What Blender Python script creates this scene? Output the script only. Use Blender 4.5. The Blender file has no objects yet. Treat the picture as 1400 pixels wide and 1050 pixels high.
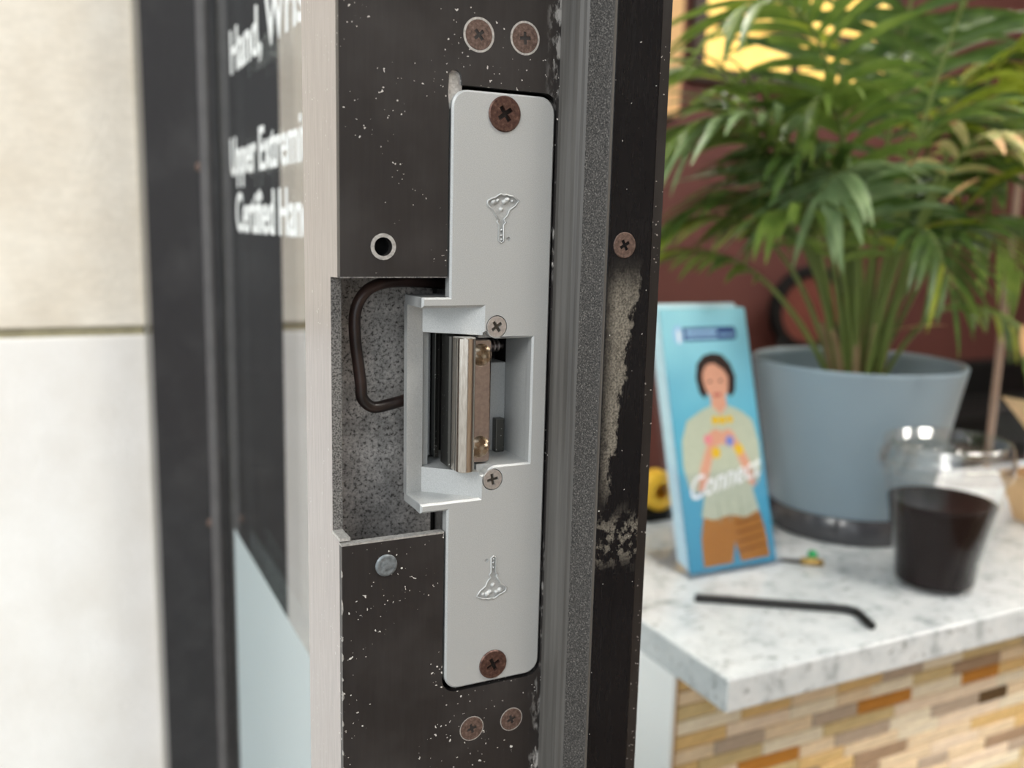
import bpy, bmesh, math, random
from mathutils import Vector, Matrix
from mathutils.geometry import tessellate_polygon

# ------------------------------------------------------------------ camera, sky, lights, exposure
S = bpy.context.scene
COL = S.collection
H0 = 1030.0                      # strike centre above the floor, millimetres


def W(x, y, z):                  # millimetres about the strike centre -> metres above the floor
    return Vector((x * .001, y * .001, (z + H0) * .001))


cam_d = bpy.data.cameras.new('camera')
cam = bpy.data.objects.new('camera', cam_d)
COL.objects.link(cam)
cam_d.sensor_width = 36.0
cam_d.lens = 1267.04 / 1400 * 36
cam_d.clip_start = .01
cam_d.clip_end = 60
_r = Vector((0.89722, -0.44091, 0.02417))
_u = Vector((0.05261, 0.16109, 0.98554))
_f = Vector((0.43843, 0.88298, -0.16773))
M = Matrix((_r, _u, -_f)).transposed().to_4x4()
M.translation = W(-99.26, -240.75, 51.02)
cam.matrix_world = M
cam_d.dof.use_dof = True
cam_d.dof.focus_distance = .268
cam_d.dof.aperture_fstop = 10.5
S.camera = cam

world = bpy.data.worlds.new('sky')
S.world = world
world.use_nodes = True
wn = world.node_tree.nodes
wn['Background'].inputs['Color'].default_value = (.89, .95, 1.0, 1)
wn['Background'].inputs['Strength'].default_value = 1.25

S.view_settings.view_transform = 'Standard'
S.view_settings.look = 'None'
S.view_settings.gamma = 1
S.view_settings.use_curve_mapping = False
S.view_settings.exposure = 0.22

# hazy sun, behind the photographer's left shoulder and high
sun_d = bpy.data.lights.new('sun', 'SUN')
sun_d.energy = 1.3
sun_d.angle = math.radians(25)
sun_d.color = (1, .97, .93)
sun = bpy.data.objects.new('sun', sun_d)
COL.objects.link(sun)
S.cycles.transparent_max_bounces = 24
sun.rotation_euler = Vector((0.74, .48, -.5)).to_track_quat('-Z', 'Y').to_euler()

# ------------------------------------------------------------------ helpers


def lin(c):
    return tuple(((v / 255) / 12.92 if v / 255 <= .04045 else (((v / 255) + .055) / 1.055) ** 2.4) for v in c)


class NT:
    """small wrapper to build node materials"""
    def __init__(s, name):
        s.m = bpy.data.materials.new(name)
        s.m.use_nodes = True
        s.t = s.m.node_tree
        s.b = s.t.nodes['Principled BSDF']
        s.tc = s.t.nodes.new('ShaderNodeTexCoord')

    def n(s, typ, **kw):
        nd = s.t.nodes.new(typ)
        for k, v in kw.items():
            if k in nd.inputs:
                nd.inputs[k].default_value = v
            else:
                setattr(nd, k, v)
        return nd

    def l(s, a, b):
        s.t.links.new(a, b)

    def coord(s, scale=(1, 1, 1), space='Object'):
        mp = s.n('ShaderNodeMapping')
        mp.inputs['Scale'].default_value = scale
        s.l(s.tc.outputs[space], mp.inputs['Vector'])
        return mp.outputs['Vector']

    def noise(s, scale, detail=2, rough=.5, vec=None):
        nd = s.n('ShaderNodeTexNoise', Scale=scale, Detail=detail, Roughness=rough)
        s.l(vec if vec else s.coord(), nd.inputs['Vector'])
        return nd.outputs['Fac']

    def ramp(s, fac, *stops):
        nd = s.n('ShaderNodeValToRGB')
        els = nd.color_ramp.elements
        while len(els) < len(stops):
            els.new(.5)
        for e, (p, c) in zip(els, stops):
            e.position = p
            e.color = (*c, 1) if not isinstance(c, (int, float)) else (c, c, c, 1)
        s.l(fac, nd.inputs['Fac'])
        return nd.outputs['Color']

    def mix(s, fac, a, b, mode='MIX'):
        nd = s.n('ShaderNodeMix', data_type='RGBA', blend_type=mode)
        if isinstance(fac, (int, float)):
            nd.inputs[0].default_value = fac
        else:
            s.l(fac, nd.inputs[0])
        for sock, v in ((nd.inputs[6], a), (nd.inputs[7], b)):
            if isinstance(v, tuple):
                sock.default_value = (*v, 1)
            else:
                s.l(v, sock)
        return nd.outputs[2]

    def math(s, op, a, b=0.0):
        nd = s.n('ShaderNodeMath', operation=op)
        for i, v in enumerate((a, b)):
            if isinstance(v, (int, float)):
                nd.inputs[i].default_value = v
            else:
                s.l(v, nd.inputs[i])
        return nd.outputs[0]

    def bump(s, h, dist, strength=1.0):
        nd = s.n('ShaderNodeBump', Distance=dist, Strength=strength)
        s.l(h, nd.inputs['Height'])
        s.l(nd.outputs[0], s.b.inputs['Normal'])

    def set(s, **kw):
        for k, v in kw.items():
            k = k.replace('_', ' ')
            if isinstance(v, (int, float)):
                s.b.inputs[k].default_value = v
            elif isinstance(v, tuple):
                s.b.inputs[k].default_value = (*v, 1) if len(v) == 3 else v
            else:
                s.l(v, s.b.inputs[k])
        return s


MAT = {}


def simple(name, col, rough=.5, metal=0.0, var=.12, nscale=60, bump=0.0, bscale=None, **kw):
    t = NT(name)
    f = t.noise(nscale, 3)
    c = tuple(col)
    t.set(Base_Color=t.ramp(f, (.3, tuple(v * (1 - var) for v in c)), (.7, tuple(min(1, v * (1 + var)) for v in c))),
          Roughness=rough, Metallic=metal, **kw)
    if bump:
        t.bump(t.noise(bscale or nscale * 4, 2), bump)
    MAT[name] = t.m
    return t.m


class MB:
    """collects geometry in millimetres"""
    def __init__(s):
        s.v = []
        s.f = []
        s.sm = []

    def add(s, verts, faces, smooth=False):
        o = len(s.v)
        s.v += [tuple(v) for v in verts]
        s.f += [tuple(i + o for i in f) for f in faces]
        s.sm += [smooth] * len(faces)
        return s

    def box(s, x0, x1, y0, y1, z0, z1, bev=0.0):
        if bev <= 0:
            v = [(x, y, z) for x in (x0, x1) for y in (y0, y1) for z in (z0, z1)]
            return s.add(v, [(0, 1, 3, 2), (4, 6, 7, 5), (0, 4, 5, 1), (2, 3, 7, 6), (0, 2, 6, 4), (1, 5, 7, 3)])
        bm = bmesh.new()
        bmesh.ops.create_cube(bm, size=1)
        for v in bm.verts:
            v.co = Vector(((x0 + x1) / 2 + v.co.x * (x1 - x0), (y0 + y1) / 2 + v.co.y * (y1 - y0), (z0 + z1) / 2 + v.co.z * (z1 - z0)))
        bmesh.ops.bevel(bm, geom=bm.edges[:], offset=bev, segments=2, affect='EDGES', profile=.5)
        s.bm(bm)
        return s

    def bm(s, bm, smooth=False):
        bm.verts.index_update()
        s.add([v.co[:] for v in bm.verts], [[v.index for v in f.verts] for f in bm.faces], smooth)
        bm.free()

    def prism(s, outer, d0, d1, holes=(), cham=0.0, axis='Y', cham_end=False, back=True):
        """polygon extruded from d0 to d1; axis Y: (x,z); Z: (x,y); X: (y,z). chamfer on the d0 outline"""
        def P(a, b, d):
            return (a, d, b) if axis == 'Y' else ((a, b, d) if axis == 'Z' else (d, a, b))
        sg = 1 if d1 > d0 else -1
        area = sum(outer[i][0] * outer[(i + 1) % len(outer)][1] - outer[(i + 1) % len(outer)][0] * outer[i][1] for i in range(len(outer)))
        if area < 0:
            outer = outer[::-1]

        def cap(poly, hs, d):
            loops = [[Vector((a, b, 0)) for a, b in poly]] + [[Vector((a, b, 0)) for a, b in h] for h in hs]
            flat = [p for l_ in loops for p in l_]
            s.add([P(p.x, p.y, d) for p in flat], tessellate_polygon(loops))

        def ring(p0, z0, p1, z1):
            n = len(p0)
            s.add([P(a, b, z0) for a, b in p0] + [P(a, b, z1) for a, b in p1],
                  [(i, (i + 1) % n, n + (i + 1) % n, n + i) for i in range(n)])
        e0 = d0
        if cham > 0:
            ins = inset(outer, cham)
            cap(ins, holes, d0)
            e0 = d0 + sg * cham
            ring(ins, d0, outer, e0)
        else:
            cap(outer, holes, d0)
        if cham_end and cham > 0:
            ins = inset(outer, cham)
            ring(outer, e0, outer, d1 - sg * cham)
            ring(outer, d1 - sg * cham, ins, d1)
            cap(ins, holes, d1)
        else:
            ring(outer, e0, outer, d1)
            if back:
                cap(outer, holes, d1)
        for h in holes:
            ring(list(h), d0, list(h), d1)
        return s

    def lathe(s, prof, c, axis='Z', n=32, smooth=True):
        """profile [(r, h)] about an axis through c"""
        vs, fs = [], []
        for r, h in prof:
            for k in range(n):
                a = 2 * math.pi * k / n
                p = (r * math.cos(a), r * math.sin(a))
                if axis == 'Z':
                    vs.append((c[0] + p[0], c[1] + p[1], c[2] + h))
                elif axis == 'Y':
                    vs.append((c[0] + p[0], c[1] + h, c[2] + p[1]))
                else:
                    vs.append((c[0] + h, c[1] + p[0], c[2] + p[1]))
        for j in range(len(prof) - 1):
            for k in range(n):
                fs.append((j * n + k, j * n + (k + 1) % n, (j + 1) * n + (k + 1) % n, (j + 1) * n + k))
        s.add(vs, fs, smooth)
        if prof[0][0] > 1e-6 and prof[0][0] < 1e5:
            pass
        return s

    def tube(s, pts, rad, n=10, smooth=True, flat=1.0):
        pts = [Vector(p) for p in pts]
        rads = rad if isinstance(rad, (list, tuple)) else [rad] * len(pts)
        vs, fs = [], []
        up = None
        for i, p in enumerate(pts):
            t = (pts[min(i + 1, len(pts) - 1)] - pts[max(i - 1, 0)]).normalized()
            if up is None:
                up = Vector((0, 1, 0)) if abs(t.y) < .9 else Vector((1, 0, 0))
            sd = t.cross(up).normalized()
            up = sd.cross(t).normalized()
            for k in range(n):
                a = 2 * math.pi * (k + .5) / n
                vs.append(p + (sd * math.cos(a) + up * math.sin(a) * flat) * rads[i])
        m = len(pts)
        for j in range(m - 1):
            for k in range(n):
                fs.append((j * n + k, j * n + (k + 1) % n, (j + 1) * n + (k + 1) % n, (j + 1) * n + k))
        fs.append(tuple(range(n - 1, -1, -1)))
        fs.append(tuple((m - 1) * n + k for k in range(n)))
        s.add(vs, fs, smooth)
        return s

    def build(s, name, mat, parent=None, origin=None, label=None, recalc=True, autosmooth=None):
        me = bpy.data.meshes.new(name)
        xs = [v[0] for v in s.v]
        ys = [v[1] for v in s.v]
        zs = [v[2] for v in s.v]
        o = origin or ((min(xs) + max(xs)) / 2, (min(ys) + max(ys)) / 2, min(zs))
        me.from_pydata([((v[0] - o[0]) * .001, (v[1] - o[1]) * .001, (v[2] - o[2]) * .001) for v in s.v], [], s.f)
        for p, q in zip(me.polygons, s.sm):
            p.use_smooth = q
        if recalc:
            bm = bmesh.new()
            bm.from_mesh(me)
            bmesh.ops.remove_doubles(bm, verts=bm.verts, dist=1e-6)
            bmesh.ops.recalc_face_normals(bm, faces=bm.faces)
            bm.to_mesh(me)
            bm.free()
        if any(s.sm) and autosmooth:
            me.set_sharp_from_angle(angle=math.radians(autosmooth))
        me.materials.append(MAT[mat] if isinstance(mat, str) else mat)
        ob = bpy.data.objects.new(name, me)
        COL.objects.link(ob)
        attach(ob, W(*o), parent)
        if label:
            ob['label'] = label
        return ob


def attach(ob, loc, parent):
    if parent is None:
        ob.location = loc
    else:
        ob.parent = parent
        ob.location = Vector(loc) - world_loc(parent)


def world_loc(o):
    v = Vector((0, 0, 0))
    while o:
        v += o.location
        o = o.parent
    return v


def inset(poly, d):
    n = len(poly)
    out = []
    for i in range(n):
        p0, p1, p2 = (Vector(poly[i - 1]), Vector(poly[i]), Vector(poly[(i + 1) % n]))
        a = (p1 - p0).normalized()
        b = (p2 - p1).normalized()
        na = Vector((-a.y, a.x))
        nb = Vector((-b.y, b.x))
        m = na + nb
        if m.length < 1e-6:
            m = na
        m = m / max(.25, (1 + na.dot(nb)))
        out.append(tuple(p1 + m * d))
    return out


def arc(cx, cz, r, a0, a1, n=6):
    return [(cx + r * math.cos(math.radians(a0 + (a1 - a0) * i / n)), cz + r * math.sin(math.radians(a0 + (a1 - a0) * i / n))) for i in range(n + 1)]


def circle(cx, cz, r, n=24):
    return [(cx + r * math.cos(2 * math.pi * i / n), cz + r * math.sin(2 * math.pi * i / n)) for i in range(n)]


def rrect(x0, x1, z0, z1, r, n=5):
    return arc(x1 - r, z1 - r, r, 0, 90, n) + arc(x0 + r, z1 - r, r, 90, 180, n) + arc(x0 + r, z0 + r, r, 180, 270, n) + arc(x1 - r, z0 + r, r, 270, 360, n)


def tag(o, label=None, cat=None, group=None, kind=None):
    for k, v in (('label', label), ('category', cat), ('group', group), ('kind', kind)):
        if v:
            o[k] = v
    return o


def thing(name, label, cat, loc, group=None, kind=None):
    o = bpy.data.objects.new(name, None)
    COL.objects.link(o)
    o.empty_display_size = .02
    o.location = W(*loc)
    return tag(o, label, cat, group, kind)


def bez(p0, p1, p2, n):
    p0, p1, p2 = Vector(p0), Vector(p1), Vector(p2)
    return [(1 - t) ** 2 * p0 + 2 * t * (1 - t) * p1 + t * t * p2 for t in [i / n for i in range(n + 1)]]


def catmull(pts, sub=5):
    pts = [Vector(p) for p in pts]
    out = []
    for i in range(len(pts) - 1):
        a, b, c, d = pts[max(i - 1, 0)], pts[i], pts[i + 1], pts[min(i + 2, len(pts) - 1)]
        for k in range(sub):
            t = k / sub
            out.append(.5 * ((2 * b) + (c - a) * t + (2 * a - 5 * b + 4 * c - d) * t * t + (3 * b - a - 3 * c + d) * t ** 3))
    out.append(pts[-1])
    return out


# ------------------------------------------------------------------ materials

def make_black(name, wear_x=None, base=(.0115, .0105, .0108), rough=.36, glue=False, speck=.735, metal=0.0, coat=0.0, smear=.03, ior=1.5):
    t = NT(name)
    spk = t.noise(1050, 1, .4)
    gate = t.noise(45, 2)
    m = t.math('MULTIPLY', t.math('GREATER_THAN', spk, speck), t.math('GREATER_THAN', gate, .5))
    # fine rubbed streaks
    st = t.noise(1.0, 4, .6, t.coord((900, 900, 60)))
    col = t.ramp(st, (.35, tuple(v * .9 for v in base)), (.72, tuple(v * 1.2 for v in base)))
    smudge = t.ramp(t.noise(28, 4, .6), (.45, 0.0), (.75, smear))
    col = t.mix(smudge, col, (.6, .58, .56))
    if wear_x is not None:
        sx = t.n('ShaderNodeSeparateXYZ')
        t.l(t.tc.outputs['Object'], sx.inputs[0])
        near = t.ramp(t.math('ABSOLUTE', t.math('SUBTRACT', sx.outputs['X'], wear_x)), (.0, 1.0), (.0028, 0.0))
        wn_ = t.ramp(t.noise(1, 4, .7, t.coord((500, 500, 160))), (.52, 0.0), (.62, 1.0))
        patch = t.ramp(t.noise(1, 2, .5, t.coord((8, 8, 11))), (.47, 0.0), (.55, 1.0))
        col = t.mix(t.math('MULTIPLY', t.math('MULTIPLY', near, wn_), patch), col, (.42, .41, .39))
    if glue:
        sx = t.n('ShaderNodeSeparateXYZ')
        t.l(t.tc.outputs['Object'], sx.inputs[0])
        z = t.math('SUBTRACT', sx.outputs['Z'], glue)
        edge = t.math('ADD', t.math('MULTIPLY', z, .13), t.math('MULTIPLY', t.math('SUBTRACT', t.noise(1, 4, .7, t.coord((300, 300, 160))), .5), .011))
        right = t.math('SUBTRACT', edge, sx.outputs['X'])
        inz = t.ramp(t.math('ABSOLUTE', z), (.026, 1.0), (.036, 0.0))
        left = t.ramp(t.math('ADD', sx.outputs['X'], .0076), (.0006, 0.0), (.002, 1.0))
        body = t.math('MULTIPLY', t.ramp(t.math('MULTIPLY', right, 250.0), (.0, 0.0), (.25, 1.0)), t.math('MULTIPLY', inz, left))
        crumbs = t.ramp(t.noise(1, 5, .75, t.coord((420, 420, 260))), (.3, .2), (.5, 1.0))
        z2 = t.ramp(t.math('ABSOLUTE', t.math('ADD', z, .046)), (.004, 1.0), (.009, 0.0))
        spot = t.math('MULTIPLY', z2, t.ramp(t.noise(1, 5, .7, t.coord((260, 260, 200))), (.5, 0.0), (.56, .8)))
        gm = t.math('MAXIMUM', t.math('MULTIPLY', body, crumbs), spot)
        gcol = t.ramp(t.noise(1500, 3), (.3, (.06, .055, .045)), (.7, (.23, .21, .175)))
        col = t.mix(gm, col, gcol)
    col = t.mix(m, col, (.55, .53, .5))
    t.set(Base_Color=col, Roughness=t.ramp(t.noise(1, 4, .6, t.coord((700, 700, 90))), (.3, rough - .02), (.7, rough + .05)), IOR=ior, Metallic=metal, Coat_Weight=coat, Coat_Roughness=.25)
    t.bump(t.noise(3000, 2), .00002, .35)
    MAT[name] = t.m


make_black('black_face', wear_x=.032 - .0197, base=(.016, .0145, .0145))
make_black('black_outer_sheen', rough=.3, base=(.26, .225, .215), coat=1.0, speck=.76)  # pale base paints the bright grazing reflection onto the black outer face
make_black('black_stop', rough=.25, speck=.8, smear=.004, ior=1.3, base=(.005, .005, .006), glue=H0 * .001 + .005)
make_black('black_frame', rough=.32, base=(.022, .02, .021), speck=.9)

t = NT('silver_paint')
fl = t.noise(5200, 2, .6)
t.set(Base_Color=t.ramp(fl, (.35, (.365, .378, .378)), (.65, (.50, .515, .51))), Metallic=.35, Roughness=t.ramp(t.noise(4000, 2), (.3, .42), (.7, .56)))
t.bump(t.noise(2600, 2), .00003, .35)
MAT['silver'] = t.m
t = NT('nickel')
t.set(Base_Color=t.ramp(t.noise(1, 2, .5, t.coord((2500, 2500, 300))), (.3, (.56, .50, .43)), (.7, (.72, .66, .58))), Metallic=1.0, Roughness=.2)
t.bump(t.noise(1, 2, .5, t.coord((4000, 4000, 900))), .00002, .3)
MAT['nickel'] = t.m
t = NT('nickel_flat')
t.set(Base_Color=t.ramp(t.noise(900, 2), (.3, (.38, .335, .325)), (.7, (.48, .43, .415))), Metallic=1.0, Roughness=.32)
MAT['nickel_flat'] = t.m
t = NT('steel_dark')
sp = t.math('GREATER_THAN', t.noise(1300, 1), .74)
t.set(Base_Color=t.mix(sp, (.09, .088, .08), (.5, .5, .46)), Metallic=.9, Roughness=.3)
MAT['steel_dark'] = t.m
t = NT('screw_brown')
t.set(Base_Color=t.ramp(t.noise(900, 4, .65), (.3, (.045, .022, .018)), (.55, (.105, .055, .042)), (.78, (.22, .14, .11))), Metallic=.55, Roughness=.42)
t.bump(t.noise(1400, 3), .00008, .5)
MAT['screw_brown'] = t.m
t = NT('screw_rust')
t.set(Base_Color=t.ramp(t.noise(1000, 4, .7), (.3, (.04, .024, .019)), (.5, (.105, .065, .05)), (.75, (.20, .14, .115))), Metallic=.3, Roughness=.6)
t.bump(t.noise(1800, 3), .0001, .5)
MAT['screw_rust'] = t.m
t = NT('screw_zinc')
t.set(Base_Color=t.ramp(t.noise(1200, 3), (.3, (.46, .44, .43)), (.7, (.62, .60, .585))), Metallic=.8, Roughness=.36)
MAT['screw_zinc'] = t.m
simple('recess_dark', (.012, .009, .008), .5, .3)
simple('rivet_grey', (.16, .18, .19), .45, .4, nscale=700, var=.4)
simple('void_black', (.004, .004, .004), .8)
t = NT('bare_aluminium')
t.set(Base_Color=t.ramp(t.noise(1100, 4, .7), (.3, (.34, .34, .33)), (.7, (.68, .68, .66))), Metallic=.7, Roughness=.45)
t.bump(t.noise(1500, 3), .0001, .5)
MAT['bare'] = t.m
t = NT('cavity_cast')
a = t.ramp(t.noise(900, 4, .75), (.37, (.09, .082, .075)), (.47, (.58, .55, .52)), (.62, (.8, .765, .73)))
blot = t.ramp(t.noise(130, 4, .65), (.4, .62), (.68, 1.0))
t.set(Base_Color=t.mix(1.0, a, blot, 'MULTIPLY'), Roughness=.75, Metallic=.15)
t.bump(t.noise(1500, 4), .0002, .5)
MAT['cavity'] = t.m
t = NT('cut_edge_grey')
t.set(Base_Color=t.ramp(t.noise(1900, 3, .7), (.4, (.05, .048, .046)), (.58, (.22, .215, .205))), Roughness=.6, Metallic=.3)
MAT['cut_grey'] = t.m
t = NT('gasket_smooth')
t.set(Base_Color=t.ramp(t.noise(1, 4, .6, t.coord((500, 500, 12))), (.3, (.055, .052, .047)), (.7, (.10, .095, .088))), Roughness=.38)
t.bump(t.noise(1, 3, .5, t.coord((900, 900, 20))), .0001, .4)
MAT['gasket_smooth'] = t.m
t = NT('gasket_grain')
t.set(Base_Color=t.ramp(t.noise(2100, 3, .7), (.38, (.012, .011, .01)), (.56, (.06, .055, .05)), (.7, (.20, .19, .17))), Roughness=.6)
t.bump(t.noise(2100, 2, .6), .0004, .8)
MAT['gasket_grain'] = t.m
t = NT('cable_sheath')
t.set(Base_Color=t.ramp(t.noise(90, 2), (.4, (.012, .007, .006)), (.65, (.055, .032, .027))), Roughness=.36)
MAT['cable'] = t.m

t = NT('limestone')
a = t.ramp(t.noise(14, 5, .6), (.3, lin((228, 216, 198))), (.7, lin((246, 237, 222))))
vein = t.ramp(t.noise(1, 4, .6, t.coord((90, 90, 260))), (.4, .93), (.65, 1.0))
t.set(Base_Color=t.mix(1.0, a, vein, 'MULTIPLY'), Roughness=.85)
t.bump(t.noise(180, 5, .65), .0012, .6)
MAT['limestone'] = t.m
t = NT('limestone_pale')
a = t.ramp(t.noise(11, 5, .6), (.3, lin((233, 227, 219))), (.7, lin((246, 242, 237))))
t.set(Base_Color=a, Roughness=.85)
t.bump(t.noise(180, 5, .65), .0012, .6)
MAT['limestone_pale'] = t.m
simple('mortar', lin((158, 150, 122)), .95, nscale=60, bump=.001)
simple('caulk', lin((140, 137, 128)), .6, nscale=40)
simple('pavement', (.36, .35, .33), .9, nscale=5, bump=.002, bscale=120)
simple('taupe_wall', (.42, .37, .32), .85, nscale=3, var=.05)
simple('bead_grey', (.085, .08, .08), .45)
simple('maroon_wall', lin((78, 40, 34)), .7, nscale=2, var=.08, bump=.0006, bscale=160)
simple('plaster', (.72, .70, .66), .9, nscale=3, var=.04, bump=.0005, bscale=120)
simple('floor_tile', lin((120, 104, 88)), .5, nscale=3)
simple('white_panel', (.88, .90, .90), .4, nscale=4, var=.02)
simple('grout', lin((226, 214, 196)), .9, nscale=80, bump=.0004)
simple('black_leather', (.005, .005, .005), .7, nscale=30, Specular_IOR_Level=.15)
simple('chair_red', (.10, .025, .016), .6, nscale=30)
simple('tan_wood', lin((188, 152, 104)), .55, nscale=14)
simple('kraft', lin((206, 170, 126)), .8, nscale=40, bump=.0003, bscale=400)
simple('kraft_inside', lin((222, 190, 146)), .75, nscale=40)
simple('pot_grey', lin((134, 151, 161)), .42, nscale=8, var=.05, bump=.0002, bscale=500)
simple('soil', (.018, .013, .010), .95, nscale=120, bump=.004, bscale=200)
simple('hex_key', (.007, .007, .007), .42, .2, nscale=80)
simple('green_plastic', lin((30, 150, 84)), .4)
simple('brass', (.45, .30, .10), .35, .8)
simple('yellow_plastic', lin((226, 178, 52)), .45)
simple('dark_brown', (.03, .016, .012), .5)
simple('lettering', (.83, .86, .86), .5, var=.02)

TILE_COLS = {'tile_cream': (246, 231, 204), 'tile_beige': (238, 216, 181), 'tile_blush': (246, 223, 196), 'tile_olive': (216, 194, 143),
             'tile_gold': (228, 194, 133), 'tile_taupe': (192, 174, 153), 'tile_umber': (172, 145, 118), 'tile_amber': (196, 132, 51), 'tile_dark': (92, 70, 42)}
for k, c in TILE_COLS.items():
    t = NT(k)
    cc = lin(c)
    f = t.noise(1, 4, .65, t.coord((50, 50, 260)))
    t.set(Base_Color=t.ramp(f, (.3, tuple(v * .78 for v in cc)), (.7, tuple(min(1, v * 1.14) for v in cc))), Roughness=.28 if k in ('tile_olive', 'tile_gold', 'tile_dark') else .55)
    MAT[k] = t.m

t = NT('quartz')
base = t.ramp(t.noise(38, 6, .72), (.34, (.38, .41, .425)), (.44, (.57, .61, .625)), (.6, (.65, .68, .69)))
spots = t.ramp(t.noise(1, 4, .75, t.coord((95, 150, 110))), (.34, .48), (.42, 1.0))
veins = t.ramp(t.noise(1, 5, .7, t.coord((14, 40, 20))), (.30, .62), (.40, 1.0))
c1 = t.mix(1.0, base, spots, 'MULTIPLY')
t.set(Base_Color=t.mix(1.0, c1, veins, 'MULTIPLY'), Roughness=.2)
MAT['quartz'] = t.m


def make_clear(name, ior, tint=(1, 1, 1), rough=.0, extra=0.0, power=5.0):
    """thin clear sheet: Fresnel reflection over straight transmission"""
    t = NT(name)
    out = t.t.nodes['Material Output']
    t.t.nodes.remove(t.b)
    lw_ = t.n('ShaderNodeLayerWeight', Blend=.5)
    f0 = ((ior - 1) / (ior + 1)) ** 2
    sch = t.math('ADD', t.math('MULTIPLY', t.math('POWER', lw_.outputs['Facing'], power), 1 - f0), f0)
    tr = t.n('ShaderNodeBsdfTransparent')
    tr.inputs['Color'].default_value = (*tint, 1)
    gl = t.n('ShaderNodeBsdfGlossy', Roughness=rough)
    gl.inputs['Color'].default_value = (.95, .97, .97, 1)
    mx = t.n('ShaderNodeMixShader')
    t.l(t.math('MINIMUM', t.math('ADD', sch, extra), 1.0), mx.inputs[0])
    t.l(tr.outputs[0], mx.inputs[1])
    t.l(gl.outputs[0], mx.inputs[2])
    t.l(mx.outputs[0], out.inputs['Surface'])
    MAT[name] = t.m


make_clear('glass', 1.62, (.94, .96, .96), power=2.7)
make_clear('acrylic', 1.3, (.965, .97, .985), .02, .0)
make_clear('screen_acrylic', 1.15, (.97, .97, .97), .02, .0, power=6.0)
make_clear('cup_plastic', 1.25, (.95, .95, .95), .05, .0)
make_clear('lid_plastic', 1.5, (.9, .89, .88), .18, .09)
t = NT('frost_film')
t.set(Base_Color=(.66, .735, .75), Roughness=.22, IOR=1.5)
tl_ = t.n('ShaderNodeBsdfTranslucent')
tl_.inputs['Color'].default_value = (.7, .76, .78, 1)
mx_ = t.n('ShaderNodeMixShader')
mx_.inputs[0].default_value = .45
t.l(t.b.outputs[0], mx_.inputs[1])
t.l(tl_.outputs[0], mx_.inputs[2])
t.l(mx_.outputs[0], t.t.nodes['Material Output'].inputs['Surface'])
MAT['frost_film'] = t.m
t = NT('coffee')
t.set(Base_Color=(.010, .0045, .0045), Roughness=.25, IOR=1.25)
MAT['coffee'] = t.m
t = NT('saucer')
t.set(Base_Color=(.05, .05, .055), Roughness=.12)
MAT['saucer'] = t.m

t = NT('lit_pane')
t.set(Base_Color=(.6, .4, .1), Roughness=.5)
e = t.ramp(t.noise(1, 3, .5, t.coord((9, 9, 2))), (.3, (.85, .46, .09)), (.7, (1.0, .70, .24)))
t.set(Emission_Color=e, Emission_Strength=1.0)
MAT['lit_pane'] = t.m
t = NT('added_light_panel')
t.set(Base_Color=(.9, .9, .88), Emission_Color=(1, .95, .88), Emission_Strength=34.0)  # glow of the added, unseen ceiling panels
MAT['added_light_panel'] = t.m


def make_leaf(name, a, b, tip=None):
    t = NT(name)
    f = t.noise(40, 3)
    col = t.ramp(f, (.3, lin(a)), (.7, lin(b)))
    t.set(Base_Color=col, Roughness=.42, Subsurface_Weight=0.0)
    out = t.t.nodes['Material Output']
    tl = t.n('ShaderNodeBsdfTranslucent')
    t.l(col, tl.inputs['Color'])
    mx = t.n('ShaderNodeMixShader')
    mx.inputs[0].default_value = .3
    t.l(t.b.outputs[0], mx.inputs[1])
    t.l(tl.outputs[0], mx.inputs[2])
    t.l(mx.outputs[0], out.inputs['Surface'])
    MAT[name] = t.m


make_leaf('leaf_dark', (56, 84, 36), (92, 120, 54))
make_leaf('leaf_mid', (84, 112, 44), (124, 146, 66))
make_leaf('leaf_lime', (126, 144, 34), (166, 176, 62))
make_leaf('leaf_pale', (172, 174, 108), (216, 206, 150))
make_leaf('leaf_grey', (102, 130, 84), (148, 170, 122))
simple('leaf_tip_brown', lin((186, 150, 104)), .7)
simple('petiole', lin((104, 120, 58)), .5, nscale=30)
simple('stem_brown', lin((128, 108, 74)), .7, nscale=60)

# ------------------------------------------------------------------ the setting: ground, floor, walls, ceiling
FL = -H0


def struct(ob):
    ob['kind'] = 'structure'
    return ob


struct(MB().box(-7000, -31, -7000, 7000, FL - 80, FL - 12).build('trim_1', 'pavement'))['label'] = 'concrete pavement outside the door'
struct(MB().box(-31, 4200, -2600, 2104, FL - 80, FL).build('floor', 'floor_tile'))
struct(MB().box(72, 4200, -2600, 2104, 1620, 1680).build('ceiling', 'plaster'))
wb = struct(MB().box(72, 4200, 2104, 2200, FL, 1620).build('wall_back', 'maroon_wall'))
struct(MB().box(4200, 4300, -2600, 2200, FL, 1620).build('wall_right', 'maroon_wall'))
struct(MB().box(72, 4200, -2700, -2600, FL, 1620).build('wall_near', 'taupe_wall'))

# stone return wall beside the sidelight, two courses with a recessed joint
wl = thing('wall_left', 'pale limestone wall beside the shop window', None, (-400, 640, FL), kind='structure')
for z0, z1, m in ((-46.5 + 7.5, 620, 'limestone'), (-700, -46.5, 'limestone_pale')):
    MB().box(-1250, -31.2, 590, 760, z0, z1, 2.2).build('stone_block', m, wl)
MB().box(-1250, -33, 594, 755, -48, -38).build('mortar_joint', 'mortar', wl)
MB().box(-1250, -31.2, 590, 760, 627, 1700, 2).build('stone_block', 'limestone', wl)
MB().box(-1250, -31.2, 590, 760, FL, -707, 2).build('stone_block', 'limestone_pale', wl)
MB().box(-31.2, 72, 590, 2200, FL, 1700).build('inner_wall', 'plaster', wl)
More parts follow.
